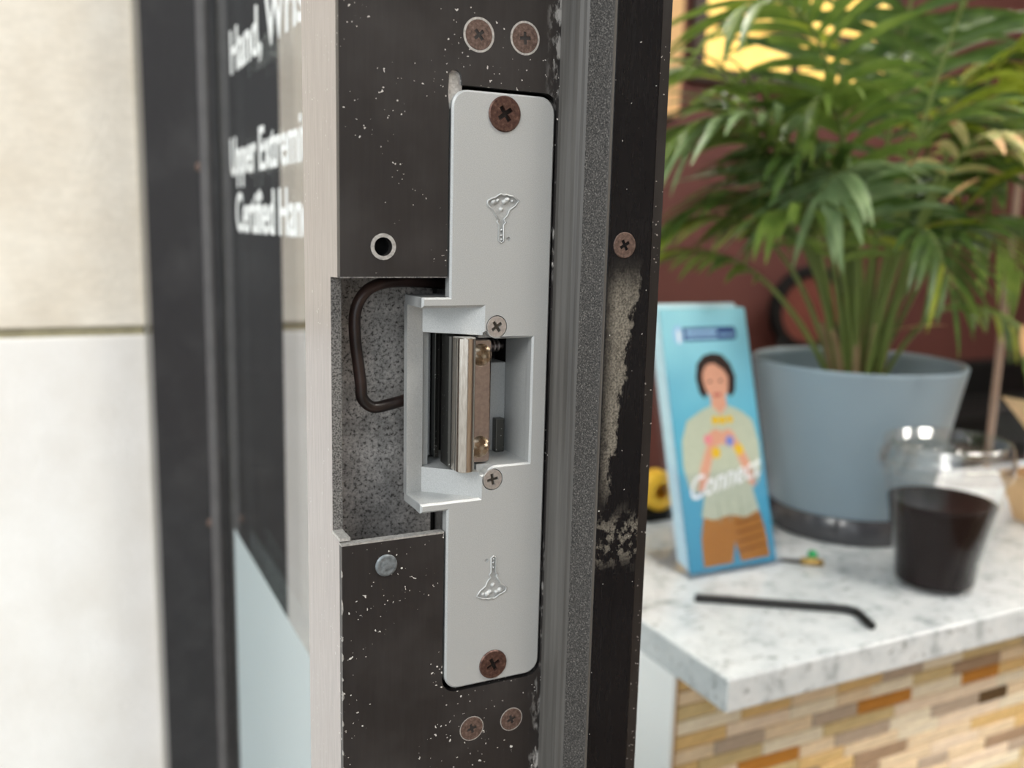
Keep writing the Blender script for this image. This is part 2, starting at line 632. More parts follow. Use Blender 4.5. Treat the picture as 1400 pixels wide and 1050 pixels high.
# the wall that carries on past the doorway
wr = thing('wall_front', 'limestone wall on the far side of the doorway', None, (20, -1800, FL), kind='structure')
MB().box(-31.2, 72, -2700, -1040, FL, 1700).build('stone_block', 'limestone', wr)
MB().box(-31.2, 72, -1040, 590, 1200, 1700).build('lintel', 'limestone', wr)
MB().box(-31.2, 70.6, -1040, -1000, FL, 1200).build('far_jamb', 'black_frame', wr)
MB().box(-31.2, 70.6, -1000, 590, 1150, 1200).build('head_frame', 'black_frame', wr)

# ------------------------------------------------------------------ sidelight window
win = thing('window_1', 'narrow sidelight window with white lettering and frosted lower part', None, (20, 300, FL), kind='structure')
mu = MB().prism([(-31.2, 535), (20, 535), (20, 579), (-31.2, 579)], FL, 1150, axis='Z').build('mullion', 'black_frame', win)
MB().prism([(8.5, 533.6), (14.5, 532.6), (16, 533.6), (16, 536), (8.5, 536)], FL, 1150, axis='Z', cham=0).build('glazing_bead', 'bead_grey', win)
MB().box(20.0, 70.6, 535, 579, FL, 1150).build('mullion_inner', 'black_frame', win)
MB().box(-31.0, 70, 579, 590, FL, 1150).build('caulk_joint', 'caulk', win)
MB().box(20, 26, 38.5, 535, FL, 1150).build('pane', 'glass', win)
MB().box(19.7, 19.95, 38.5, 490, -700, -192).build('frosted_film', 'frost_film', win)
MB().box(-31.2, 70.6, 38.5, 535, FL, FL + 110).build('sill_rail', 'black_frame', win)
for z in (91, -199):
    MB().lathe([(0.01, -1.2), (2.5, -1.0), (4.2, 0)], (9.0, 534.9, z), 'Y', 16).build('screw', 'screw_rust', win)


def text_obj(name, body, size, mat, frame, parent, width=None, thick=.2, shear=0.0, offset=0.0):
    """frame(s, t, d) maps text plane millimetres to scene millimetres"""
    cu = bpy.data.curves.new(name, 'FONT')
    cu.body = body
    cu.size = size
    cu.shear = shear
    cu.offset = offset
    cu.extrude = thick / 2
    cu.resolution_u = 3
    tmp = bpy.data.objects.new(name, cu)
    COL.objects.link(tmp)
    bpy.context.view_layer.update()
    me = bpy.data.meshes.new_from_object(tmp.evaluated_get(bpy.context.evaluated_depsgraph_get()))
    bpy.data.objects.remove(tmp)
    k = 1.0
    if width:
        xs = [v.co.x for v in me.vertices]
        k = width / max(xs)
    mb = MB()
    mb.add([frame(v.co.x * k, v.co.y, v.co.z) for v in me.vertices], [tuple(p.vertices) for p in me.polygons])
    bpy.data.meshes.remove(me)
    return mb.build(name, mat, parent)


for body, y0, z, size, wd in (('Hand, Wrist', 456, 151, 41, 232), ('Upper Extremity', 464, 82, 37, 243), ('Certified Hand', 446, 43, 38, 212)):
    text_obj('lettering', body, size, 'lettering', lambda s, t_, d, y0=y0, z=z: (19.8 + d, y0 - s, z + t_), win, width=wd, thick=.2, offset=.5)

# ------------------------------------------------------------------ door jamb
jamb = thing('door_jamb', 'black aluminium door jamb with a cut-out around the electric strike', 'door jamb', (20, 20, FL))
TOP, BOT = 1150, FL
slot_l, slot_r = -.7, 32.45
r = 4.6
outl = [(-31.2, TOP), (70.6, TOP), (70.6, BOT), (-31.2, BOT), (-31.2, -37.6), (-12, -37.7), (slot_l, -37.9)]
outl += arc(slot_l + r, -88.5 + r, r, 180, 270) + arc(slot_r - r, -88.5 + r, r, 270, 360)
outl += [(slot_r, -30), (slot_r + .25, 0), (slot_r, 40)]
outl += arc(slot_r - 4, 88.35 - 4, 4, 0, 90)
outl += [(3.0, 88.4)] + arc(.95, 90.4, 1.8, 0, 180, 8) + [(-1.1, 86), (slot_l, 82), (slot_l, 36.9), (-31.2, 36.5)]
fx0, fz0 = 19.7, BOT
face_holes = [circle(-19.3, 44.8, 2.5)]
MB().prism(outl, 0, 2.6, holes=face_holes).build('strike_face', 'black_face', jamb, origin=(19.7, 1.3, BOT))
MB().prism([(2.6, TOP), (38.5, TOP), (38.5, BOT), (2.6, BOT), (2.6, -36.9), (9.5, -36.4), (9.5, 36.2), (2.6, 36.4)], -31.2, -28.4, axis='X').build('outer_face', 'black_outer_sheen', jamb)
MB().box(-28.4, 70.6, 36.5, 38.5, BOT, TOP).build('rear_face', 'black_frame', jamb)
MB().box(68, 70.6, 2.6, 36.5, BOT, TOP).build('inner_face', 'black_frame', jamb)
MB().box(-28.4, 7.9, 33, 35, -300, 300).build('inner_web', 'cavity', jamb, label='rough grey metal inside the cut-out')
MB().box(10.6, 11.4, 31, 36.4, -300, 300).build('inner_rib', 'bare', jamb)
# bare cut edges of the opening
MB().box(-31.3, slot_l, -.05, 2.7, -37.85, -37.35).build('cut_edge', 'bare', jamb)
MB().box(-31.3, -28.3, 1.5, 9.4, -36.9, -36.0).build('cut_edge', 'bare', jamb)
MB().box(-31.15, -28.3, 9.3, 10.2, -36.3, 36.2).build('cut_edge', 'cut_grey', jamb)
MB().box(-31.2, slot_l, -.02, 2.65, 36.45, 36.75).build('cut_edge', 'cut_grey', jamb)
# gouge in the corner of the slot
MB().box(-1.6, 3.4, .9, 2.2, 82, 93.4, .2).build('gouge', 'bare', jamb, label='bare metal gouge at the top corner of the strike')
# ring around the empty hole
MB().prism(circle(-19.3, 44.8, 3.55, 20), -.18, .3, holes=[circle(-19.3, 44.8, 2.55, 20)]).build('hole_ring', 'bare', jamb)
MB().lathe([(0.01, 7.0), (2.5, 7.0), (2.5, 2.6)], (-19.3, 0, 44.8), 'Y', 20).build('hole_socket', 'void_black', jamb)
MB().lathe([(0.01, -.55), (1.4, -.6), (2.0, -.35), (2.3, -.5), (3.1, -.45), (3.3, 0)], (-18.3, 0, -45.1), 'Y', 22).build('rivet', 'rivet_grey', jamb, label='grey filled rivet below the cut-out')


def screw(parent, x, z, y, rad, mat, ang, name='screw', dome=.4, ring=None, slotk=.56, wide=.17, rec='recess_dark'):
    """Phillips head: domed rim with a real cross-shaped recess"""
    w, L = rad * wide, rad * slotk
    cr = [(w, w), (w, L), (-w, L), (-w, w), (-L, w), (-L, -w), (-w, -w), (-w, -L), (w, -L), (w, -w), (L, -w), (L, w)]
    ca, sa = math.cos(math.radians(ang)), math.sin(math.radians(ang))
    cr = [(x + a * ca - b * sa, z + a * sa + b * ca) for a, b in cr]
    mb = MB()
    mb.prism(circle(x, z, rad, 28), y - dome, y + 1.6, holes=[cr[::-1]], cham=min(.3, dome * .7))
    o = mb.build(name, mat, parent)
    MB().prism(circle(x, z, rad * .62, 16), y + .55, y + 1.5).build('drive_recess', rec, o)
    if ring:
        MB().prism(circle(x, z, ring, 28), y - .1, y + 1.5, holes=[circle(x, z, rad * 1.0, 28)]).build('countersink_ring', 'bare', o)
    return o


screw(jamb, 7.7, 101.9, .05, 4.0, 'screw_rust', 40, ring=4.6, slotk=.42, wide=.12, dome=.2)
screw(jamb, 21.7, 102.5, .05, 4.0, 'screw_rust', 5, ring=4.55, slotk=.42, wide=.12, dome=.2)
screw(jamb, 9.3, -101.9, .05, 3.75, 'screw_rust', 15, ring=4.0, slotk=.42, wide=.12, dome=.2)
screw(jamb, 22.9, -101.9, .05, 3.6, 'screw_rust', 20, ring=3.85, slotk=.42, wide=.12, dome=.2)

# stop, its weatherstrip
stop = MB().box(41.2, 56.4, -16, 0, BOT, TOP, .5).build('door_stop', 'black_stop', jamb)
screw(stop, 46.9, 46.5, -16, 3.7, 'screw_rust', 30, slotk=.45, wide=.13, dome=.3)
MB().prism([(33.0, 0), (33.2, -1.4), (34.0, -3.6), (34.7, -5.0), (35.2, -6.6), (35.9, -7.6), (36.7, -7.9), (37.3, -8.4), (41.2, -8.4), (41.2, 0)], BOT, TOP, axis='Z').build('weatherstrip_bulb', 'gasket_smooth', jamb)
MB().prism([(37.3, -8.4), (37.9, -9.8), (39.0, -12.6), (40.1, -15.3), (40.5, -15.9), (41.2, -15.9), (41.2, -8.4)], BOT, TOP, axis='Z').build('weatherstrip_pile', 'gasket_grain', jamb)
MB().box(40.45, 41.2, -16.35, -15.9, BOT, TOP).build('weatherstrip_lip', 'gasket_smooth', jamb)
# chips of bare metal along the outer corner
rng = random.Random(4)
for z, h, d in ((-58, 9, .5), (-66, 3, .4), (-72, 5, .6), (-84, 6, .7), (-92, 3.5, .5), (-78, 2, .5), (-101, 3, .4), (-47, 4, .4)):
    MB().prism([(-31.25, z), (-31.2 + d * .6, z + .15 * h), (-31.2 + d * .35, z + .4 * h), (-31.25, z + .5 * h)], -.05, .5 + .4 * rng.random()).build('edge_chip', 'bare', jamb)

# ------------------------------------------------------------------ electric strike
st = thing('electric_strike', 'silver electric strike with long faceplate and keeper fitted in the black jamb', 'electric strike', (16, 10, -88))
PF = -.45                                          # faceplate front
key = [(-.84, -.76), (-1.96, .76), (-2.38, 1.9), (-3.4, 2.6), (-4.45, 3.5), (-4.3, 4.5), (-3.2, 5.1), (-2.1, 5.4), (-1.2, 6.0), (-.3, 6.5), (.6, 6.1), (1.5, 6.4), (2.4, 6.0), (3.5, 6.0), (5.4, 4.8),
       (4.3, 3.3), (2.5, 2.1), (1.96, .6), (.75, -.5), (1.5, -1.4), (.75, -2.0), (.9, -6.6), (.1, -7.1), (-.7, -6.5), (-.7, -1.9), (-1.4, -1.2)]
kc1 = (15.4, 53.4)
kc2 = (15.4, -54.0)
key1 = [(kc1[0] + a, kc1[1] + b * 1.0) for a, b in key]
key2 = [(kc2[0] - a, kc2[1] - b * 1.0) for a, b in key]
bit1 = circle(kc1[0] + 2.4, kc1[1] - 6.0, .65, 8)
bit2 = circle(kc2[0] - 2.4, kc2[1] + 6.0, .65, 8)
R_ = 4.6
plate = arc(31.75 - R_, 87.3 - R_, R_, 0, 90) + arc(R_, 87.3 - R_, R_, 90, 180)
plate += [(0, 31.0), (-8.2, 31.0), (-8.2, 28.2), (10.4, 28.2), (10.4, 20.7), (12.0, 20.6), (13.2, 19.4), (14.6, 18.9), (26.4, 18.9), (26.4, -18.9), (14.6, -18.9), (13.2, -19.6),
          (12.0, -21.2), (10.4, -21.4), (10.4, -28.4), (-8.2, -28.4), (-8.2, -31.0), (0, -31.0)]
plate += arc(R_, -87.3 + R_, R_, 180, 270) + arc(31.75 - R_, -87.3 + R_, R_, 270, 360)
MB().prism(plate, PF, 3.0, holes=[key1[::-1], key2[::-1], bit1[::-1], bit2[::-1]] + [circle(a, b, q)[::-1] for a, b, q in ((15.7, 81.7, 4.6), (15.8, -81.7, 4.3), (14.7, 22.4, 3.3), (14.4, -23.0, 3.3))], cham=.55).build('faceplate', 'silver', st)
for kpts, kc, sg, bt in ((key1, kc1, 1, bit1), (key2, kc2, -1, bit2)):
    mb = MB()
    big = [(kc[0] + (a - kc[0]) * 1.12, kc[1] + (b - kc[1]) * 1.06) for a, b in kpts]
    mb.prism(big, PF + .38, 2.4)
    for dx, dz, rr in ((-2.4, 4.2, 1.0), (-1.2, 4.6, .7), (1.0, 4.3, .9), (1.9, 4.9, 1.0), (3.4, 4.6, .6), (0, 2.2, .8), (.1, -3.5, .5), (.1, -5, .5), (2.4 if False else .1, -6.2, .5)):
        mb.lathe([(0.01, PF - .3), (rr * .6, PF - .18), (rr, PF + .45)], (kc[0] + sg * dx, 0, kc[1] + sg * dz), 'Y', 10)
    mb.prism([(a, b) for a, b in circle(bt[0][0] - .65, bt[0][1], 1.0, 8)], PF + .4, 2.4)
    loop = [(a, PF - .02, b) for a, b in kpts]
    mb.tube(loop + [loop[0]], .3, 6)
    mb.build('key_emblem', 'silver', st, label='engraved ornate key emblem')

# ramps above and below the keeper, running down to the lip
for sg in (1, -1):
    prof = [(10.5, PF + .5), (10.5, 14), (-8.2, 14), (-8.2, 11.6), (-3.3, 12.3)]
    za, zb = (19.9, 28.4) if sg > 0 else (-28.6, -20.6)
    MB().prism(prof, za, zb, axis='Z', cham=.15).build('ramp', 'silver', st)
    z0, z1 = (28.0, 31.0) if sg > 0 else (-31.0, -28.2)
    MB().box(-8.2, 10.6, .1, 14, z0, z1, .25).build('lip_end', 'silver', st)
    # floor blocks that close the pocket behind the plate
    z0, z1 = (18.9, 28) if sg > 0 else (-28, -18.9)
    MB().box(10.6, 31, 3.0, 30, z0, z1).build('pocket_end', 'silver', st)
    z0, z1 = (19.9, 28) if sg > 0 else (-28, -20.6)
    MB().box(-1.9, 10.5, 14, 30, z0, z1).build('pocket_end', 'silver', st)
MB().prism([(-8.2, 11.6), (-3.0, 12.3), (-3.0, 14.2), (-8.2, 14.2)], -28, 28, axis='Z').build('lip_bar', 'silver', st)
MB().box(-2.2, -.6, 14.2, 30, -20.6, 19.9).build('outer_wall', 'silver', st)
# pocket: right wall, back, ledges
MB().box(26.4, 29, 2.9, 17.2, -20, 20).build('pocket_wall', 'silver', st)
MB().box(-2.2, 30, 30, 31, -20.6, 20).build('pocket_back', 'void_black', st)
MB().box(28.6, 30, 17.2, 30, -20, 20).build('pocket_back', 'void_black', st)
MB().box(19.0, 26.4, 17.0, 29, -18.9, 9.2, .3).build('pocket_ledge', 'silver', st)
MB().box(22.2, 25.2, 14.4, 17.2, -18.9, -8.2, .3).build('ledge_block', 'steel_dark', st)
MB().box(1.0, 3.2, 22, 29, -20, 19.6, .3).build('latch_guide', 'silver', st)
MB().box(3.4, 5.0, 19, 29, -20, 19.6, .2).build('latch_guide', 'steel_dark', st)
sp_ = MB()
for i in range(7):
    sp_.lathe([(.9, 0), (1.9, .35), (1.9, .75), (.9, 1.1)], (16.0 + i * 1.35, 20, 14), 'X', 16)
sp_.lathe([(1.0, -1), (1.0, 10.6)], (16, 20, 14), 'X', 12)
sp_.build('spring', 'nickel_flat', st)

# keeper: flat plate with two countersunk holes and a half-round nose
kp = thing('keeper', None, None, (8, 6, -19))
kp.parent = st
kp.location = W(8, 6, -19) - W(16, 10, -88)
KH = ((11.5, 13.9, 3.3), (11.5, -13.6, 3.3))
MB().prism(rrect(2.9, 14.9, -18.4, 18.4, 1.2), 3.0, 11.0, holes=[circle(x, z, rr, 24)[::-1] for x, z, rr in KH], cham=.3).build('keeper_plate', 'nickel_flat', kp)
for x, z, rr in KH:
    m = MB()
    m.lathe([(rr + .1, 2.95), (rr * .93, 3.5), (rr * .5, 6.0), (rr * .45, 8.5), (.01, 8.5)], (x, 0, z), 'Y', 24)
    m.build('countersink', 'nickel', kp)
nose = [(2.6, 3.2)] + [(5.35 - 2.75 * math.cos(math.radians(a)), -.2 - 2.75 * math.sin(math.radians(a))) for a in range(0, 181, 15)] + [(8.1, 3.2)]
nb = MB()
nb.prism(nose, -19.6, 19.6, axis='Z', cham=.25, cham_end=True)
nb.sm = [True] * len(nb.sm)
nb.build('keeper_nose', 'nickel', kp, autosmooth=35)
MB().prism([(2.58, .2), (2.75, 4.4), (2.2, 4.9), (2.6, 11.5), (5, 11.5), (5, .2)], -19.3, 19.3, axis='Z').build('keeper_side', 'steel_dark', kp)

# fixings of the strike
screw(st, 15.7, 81.7, PF, 4.9, 'screw_brown', 35, name='mounting_screw', dome=.55, slotk=.48, wide=.13)
screw(st, 15.8, -81.7, PF, 4.6, 'screw_brown', 25, name='mounting_screw', dome=.55, slotk=.48, wide=.13)
screw(st, 14.7, 22.4, PF, 3.05, 'screw_zinc', 35, name='trim_screw', rec='steel_dark', dome=.05, slotk=.58, wide=.16)
screw(st, 14.4, -23.0, PF, 3.05, 'screw_zinc', 10, name='trim_screw', rec='steel_dark', dome=.05, slotk=.58, wide=.16)

# cable looping out of the jamb into the strike
pts = [(14, 22, 33.0), (5, 21, 33.6), (-5, 20, 34.2), (-13, 19, 33.8), (-18.6, 18, 31.4), (-21.6, 18, 26), (-21.8, 18, 18.5), (-20.8, 18, 10), (-20.1, 18, 4.5), (-19.6, 18.2, .2),
       (-16.3, 18.4, -2.7), (-11, 18.6, -2.2), (-6, 19, -1.2)]
cb = MB().tube(catmull(pts, 6), 1.75, 12, flat=1.0)
tag(cb.build('wire_cable', 'cable'), 'thin dark brown cable looping inside the jamb cut-out into the strike', 'cable')

# ------------------------------------------------------------------ reception counter
ct = MB().box(279, 1900, 196, 520, -259, -235, 1.6).build('countertop', 'quartz')
tag(ct, 'white speckled quartz countertop carrying the plant, cup and leaflets', 'countertop')
cbase = thing('reception_counter', 'reception counter base clad in beige mosaic strip tiles under the quartz top', 'counter', (800, 380, FL))
TX0, TY = 283.0, 254.0
MB().box(TX0 - 1, 1880, TY + 3.2, 505, FL, -259.3).build('body', 'grout', cbase)
MB().box(TX0 - 5, TX0 - 1, TY - 1.5, 506, FL, -259.3, .8).build('end_panel', 'white_panel', cbase)
MB().box(TX0 - 1.0, TX0 + .8, TY - 1.5, TY + 3.2, FL, -259.3).build('edge_trim', 'tan_wood', cbase)
rng = random.Random(21)
PITCH, TH = 11.7, 10.3
lens = [36, 47, 47, 60, 60, 78]
tile_me = {}


def tile_mesh(L):
    if L not in tile_me:
        mb = MB().box(0, L, 0, 3.6, 0, TH)
        me = bpy.data.meshes.new('tile')
        bm = bmesh.new()
        for v in [Vector(q) for q in mb.v]:
            bm.verts.new(v * .001)
        bm.verts.ensure_lookup_table()
        for f in mb.f:
            bm.faces.new([bm.verts[i] for i in f])
        bmesh.ops.recalc_face_normals(bm, faces=bm.faces)
        fr = [e for e in bm.edges if all(v.co.y < 1e-6 for v in e.verts)]
        bmesh.ops.bevel(bm, geom=fr, offset=.0006, segments=1, affect='EDGES')
        bm.to_mesh(me)
        bm.free()
        me.materials.append(MAT['tile_cream'])
        tile_me[L] = me
    return tile_me[L]


names_ = list(TILE_COLS)
wts = [4, 4, 3, 4, 3, 4, 2, .9, .5]
bl = world_loc(cbase)
n_t = 0
for row in range(19):
    z = -261.2 - PITCH * (row + 1)
    x = TX0 + 1.2
    last = None
    first = True
    while x < 905:
        L = rng.choice(lens)
        if first:
            L = rng.choice((22, 36, 47, 60))
            first = False
        k = rng.choices(names_, wts)[0]
        if k == last:
            k = rng.choices(names_, wts)[0]
        last = k
        ob = bpy.data.objects.new('tile', tile_mesh(L))
        COL.objects.link(ob)
        ob.parent = cbase
        ob.location = W(x, TY + rng.uniform(-.15, .25), z) - bl
        ob.material_slots[0].link = 'OBJECT'
        ob.material_slots[0].material = MAT[k]
        x += L + 1.3
        n_t += 1

# ------------------------------------------------------------------ planter pot with the palm
PX, PY, PZ = 600.0, 412.0, -235.0
pot = thing('plant_pot', 'round slate-grey plastic plant pot on the countertop', 'plant pot', (PX, PY, PZ))
MB().lathe([(0.01, 14), (66, 14), (70, 16), (74, 24), (97.5, 162), (98.5, 164.5), (99.5, 165), (100.2, 164), (100, 160)][:0] or
           [(0.01, 15), (70, 15), (73.5, 19), (98.6, 162), (99.2, 165), (98, 166.3), (96, 165.5), (95, 160), (90, 132)], (PX, PY, PZ), 'Z', 64).build('pot_wall', 'pot_grey', pot)
MB().lathe([(0.01, .5), (73, .5), (75, 2), (76, 26), (75, 26.5), (73.5, 20)], (PX, PY, PZ), 'Z', 56).build('saucer', 'saucer', pot)
so = MB()
rs = [0.01, 30, 60, 91]
so.lathe([(q, 138 + (2.5 if i == 1 else 0)) for i, q in enumerate(rs)], (PX, PY, PZ), 'Z', 32)
so.build('soil', 'soil', pot)

palm = thing('palm_plant', 'bushy green parlour palm with drooping fronds growing in the grey pot', 'plant', (PX, PY, PZ + 140))
RA = Vector((.897, -.441, 0))     # the plant's own spreading axes
RB = Vector((-.441, -.897, 0))
ROOT = Vector((PX, PY, PZ + 140))


def loc_(a, b, z):
    return ROOT + RA * a + RB * b + Vector((0, 0, z))


#        base(a,b)  control           tip               leaflet len, material, pairs
FR = [((-10, 6), (-75, 45, 350), (-205, 50, 205), 105, 'leaf_grey', 13),
      ((-22, 4), (-110, 5, 170), (-215, -10, 112), 74, 'leaf_mid', 12),
      ((14, 14), (28, 100, 350), (98, 118, 168), 84, 'leaf_pale', 12),
      ((16, -4), (85, 10, 230), (215, 10, 330), 125, 'leaf_lime', 13),
      ((2, 18), (8, 70, 240), (32, 110, 100), 72, 'leaf_dark', 13),
      ((24, -2), (90, -20, 150), (195, -15, 22), 70, 'leaf_mid', 12),
      ((-14, -6), (-70, -30, 350), (-215, -40, 290), 125, 'leaf_mid', 13),
      ((-6, -8), (-30, -20, 330), (-60, -20, 470), 130, 'leaf_dark', 13),
      ((8, -2), (30, 25, 340), (95, 40, 460), 125, 'leaf_dark', 13),
      ((14, 2), (60, 30, 400), (230, 40, 370), 125, 'leaf_lime', 12),
      ((-18, -4), (-80, -55, 240), (-215, -60, 120), 105, 'leaf_mid', 12),
      # the rest
      ((-16, 0), (-60, 0, 230), (-175, 0, 165), 80, 'leaf_dark', 13),
      ((20, -8), (80, -60, 260), (190, -70, 110), 105, 'leaf_mid', 13),
      ((-4, 8), (-35, 30, 330), (-85, 45, 250), 105, 'leaf_mid', 13),
      ((-8, 0), (-40, 40, 400), (-150, 70, 330), 120, 'leaf_mid', 13),
      ((10, 2), (50, 0, 380), (135, 0, 290), 115, 'leaf_lime', 13),
      ((4, -10), (30, -60, 300), (60, -80, 330), 115, 'leaf_dark', 13),
      ((-10, -10), (-60, -80, 300), (-120, -100, 260), 115, 'leaf_dark', 13),
      ((2, 4), (-5, 20, 230), (-95, 40, 215), 100, 'leaf_dark', 13),
      ((6, 10), (30, 50, 190), (110, 70, 150), 95, 'leaf_dark', 13),
      ((0, -6), (60, -30, 260), (140, -40, 215), 105, 'leaf_dark', 13),
      ((-6, 8), (-30, 30, 190), (-110, 60, 165), 95, 'leaf_mid', 13),
      ((8, 0), (20, -30, 220), (40, -70, 190), 110, 'leaf_dark', 13),
      ((-12, -4), (-50, -40, 250), (-70, -90, 185), 110, 'leaf_dark', 13),
      ((-4, 10), (-30, 50, 260), (-75, 80, 180), 100, 'leaf_grey', 13),
      ((6, 4), (20, 10, 300), (70, 15, 235), 105, 'leaf_mid', 13),
      ((-14, 2), (-90, 10, 290), (-185, 20, 235), 105, 'leaf_mid', 13),
      ((12, -6), (90, -30, 330), (200, -40, 250), 115, 'leaf_mid', 13),
      ((0, 0), (10, 10, 400), (20, 30, 400), 120, 'leaf_dark', 13)]


def leaflet(mb, p, d, L, wd, droop, up):
    """lance-shaped leaflet folded along its midrib, curving down"""
    n = 6
    side = d.cross(up).normalized()
    vs = []
    q = p.copy()
    dd = d.copy()
    for i in range(n + 1):
        t_ = i / n
        w = wd * (math.sin(math.pi * min(1, (t_ * .92 + .08))) ** .75) * (1 - .25 * t_) if i < n else .15
        nrm = side.cross(dd).normalized()
        vs += [q - side * w + nrm * w * .35, q, q + side * w + nrm * w * .35]
        dd = (dd + Vector((0, 0, -droop / n))).normalized()
        q = q + dd * (L / n)
    fs = []
    for i in range(n):
        for k in (0, 1):
            fs.append((i * 3 + k, i * 3 + k + 1, i * 3 + 4 + k, i * 3 + 3 + k))
    mb.add(vs, fs, True)


rng = random.Random(8)
count = 0
for fi, (b, c, tp, L, mname, pairs) in enumerate(FR):
    p0 = loc_(b[0], b[1], -2)
    pts = bez(p0, loc_(*c), loc_(*tp), 26)
    fr = MB().tube(pts, [2.6 * (1 - .75 * i / 26) + .25 for i in range(27)], 6).build('frond', 'petiole', palm)
    rest = MB()
    seen = fi < 11
    for j in range(pairs):
        t_ = .42 + .56 * (j / (pairs - 1)) ** .92
        idx = t_ * 26
        i0 = min(25, int(idx))
        p = pts[i0].lerp(pts[i0 + 1], idx - i0)
        tan = (pts[i0 + 1] - pts[i0]).normalized()
        upv = Vector((0, 0, 1))
        sd = tan.cross(upv)
        if sd.length < .25:
            sd = RA.copy()
        sd.normalize()
        upn = sd.cross(tan).normalized()
        for sgn in (1, -1):
            if j == pairs - 1 and sgn == 1:
                d = tan
            else:
                d = (tan * (.55 + .5 * (j / pairs)) + sd * sgn * 1.0 + upn * .12 + Vector((rng.uniform(-.14, .14), rng.uniform(-.14, .14), rng.uniform(-.12, .1)))).normalized()
            ln = L * (.72 + .45 * math.sin(math.pi * (j + 1.5) / (pairs + 2))) * rng.uniform(.85, 1.1)
            wd = rng.uniform(4.6, 6.4) * (L / 110) ** .5
            dr = rng.uniform(.5, 1.0)
            m = MB() if seen else rest
            leaflet(m, p, d, ln, wd, dr, upn)
            if seen:
                mat = mname
                if mname != 'leaf_pale' and rng.random() < .18:
                    mat = rng.choice(['leaf_mid', 'leaf_lime', 'leaf_dark'])
                lo = m.build('leaflet', mat, fr, recalc=False)
                count += 1
                if mname == 'leaf_pale':             # dried brown tips
                    lo.data.materials.append(MAT['leaf_tip_brown'])
                    for pg in lo.data.polygons[-4:]:
                        pg.material_index = 1
    if not seen:
        ob = rest.build('leaflets', mname, fr, recalc=False)
        ob['kind'] = 'stuff'
# dry brown leaflets and clustered stems at the base
for a_, b_, z_, da, db, dz, ln in ((58, 88, 196, -34, 14, -14, 46), (5, 60, 60, 60, 40, 28, 48), (118, 70, 70, 4, 6, -40, 30), (136, 66, 72, 5, 6, -40, 28)):
    m = MB()
    d = (RA * da + RB * db + Vector((0, 0, dz))).normalized()
    leaflet(m, loc_(a_, b_, z_), d, ln, 4.5, .3, Vector((0, 0, 1)) if abs(d.z) < .8 else RB)
    m.build('dry_leaflet', 'leaf_tip_brown', palm, recalc=False)
for a_, b_, h, la in ((-16, 8, 55, -14), (-6, 16, 70, -4), (6, 12, 62, 5), (16, 10, 48, 10), (0, -4, 80, 3), (20, -6, 52, 14), (-20, -6, 60, -16)):
    MB().tube(bez(loc_(a_, b_, -4), loc_(a_ + la * .2, b_, h * .5), loc_(a_ + la, b_, h), 6), [5.2, 5, 4.6, 4.2, 3.8, 3.4, 2.8], 8).build('stem', 'stem_brown', palm)

# ------------------------------------------------------------------ leaflet holder and brochures
LEAN = math.radians(16.5)
sl, cl = math.sin(LEAN), math.cos(LEAN)
BX, BY, BZ = 366.0, 352.5, -232.0


def bro(s, t, d):                # s across, t up the card, d towards the reader
    return (BX + s, BY + t * sl - d * cl, BZ + t * cl - d * sl * -1 * -1)


hold = thing('leaflet_holder', 'clear acrylic holder carrying the blue leaflets', 'leaflet holder', (412, 385, -235))


def slab(s0, s1, t0, t1, d0, d1):
    mb = MB()
    v = [bro(s, t, d) for s in (s0, s1) for t in (t0, t1) for d in (d0, d1)]
    mb.add(v, [(0, 1, 3, 2), (4, 6, 7, 5), (0, 4, 5, 1), (2, 3, 7, 6), (0, 2, 6, 4), (1, 5, 7, 3)])
    return mb


slab(-4, 96, -2, 170, -21, -19).build('back_panel', 'acrylic', hold)
slab(-4, 96, -2, 84, 3.0, 5.0).build('front_panel', 'acrylic', hold)
slab(-4, -2.2, -2, 88, -19, 3.0).build('side_panel', 'acrylic', hold)
slab(94.2, 96, -2, 88, -19, 3.0).build('side_panel', 'acrylic', hold)
MB().box(BX - 4, BX + 96, BY - 6, BY + 62, -235, -232.6, .4).build('base', 'acrylic', hold)

t = NT('brochure_blue')
sx = t.n('ShaderNodeSeparateXYZ')
t.l(t.tc.outputs['Generated'], sx.inputs[0])
g1 = t.ramp(sx.outputs['Z'], (.0, lin((62, 140, 172))), (.55, lin((92, 172, 198))), (1.0, lin((150, 208, 220))))
t.set(Base_Color=t.mix(t.ramp(t.noise(14, 2), (.4, 0.0), (.75, .35)), g1, lin((60, 140, 178))), Roughness=.3)
MAT['brochure_blue'] = t.m
for nm, c in (('print_navy', (38, 66, 118)), ('print_lightblue', (150, 190, 225)), ('print_hair', (40, 26, 24)), ('print_skin', (206, 152, 128)), ('print_blouse', (176, 184, 164)),
              ('print_blouse_shadow', (150, 160, 142)), ('print_trousers', (160, 108, 52)), ('print_trousers_fold', (128, 82, 38)), ('print_white', (235, 238, 238)), ('print_yellow', (214, 176, 40)), ('print_pink', (214, 130, 140)),
              ('print_blue', (110, 130, 200)), ('print_lips', (170, 70, 70)), ('paper_edge', (196, 224, 232))):
    simple(nm, lin(c), .4, nscale=200, var=.05)

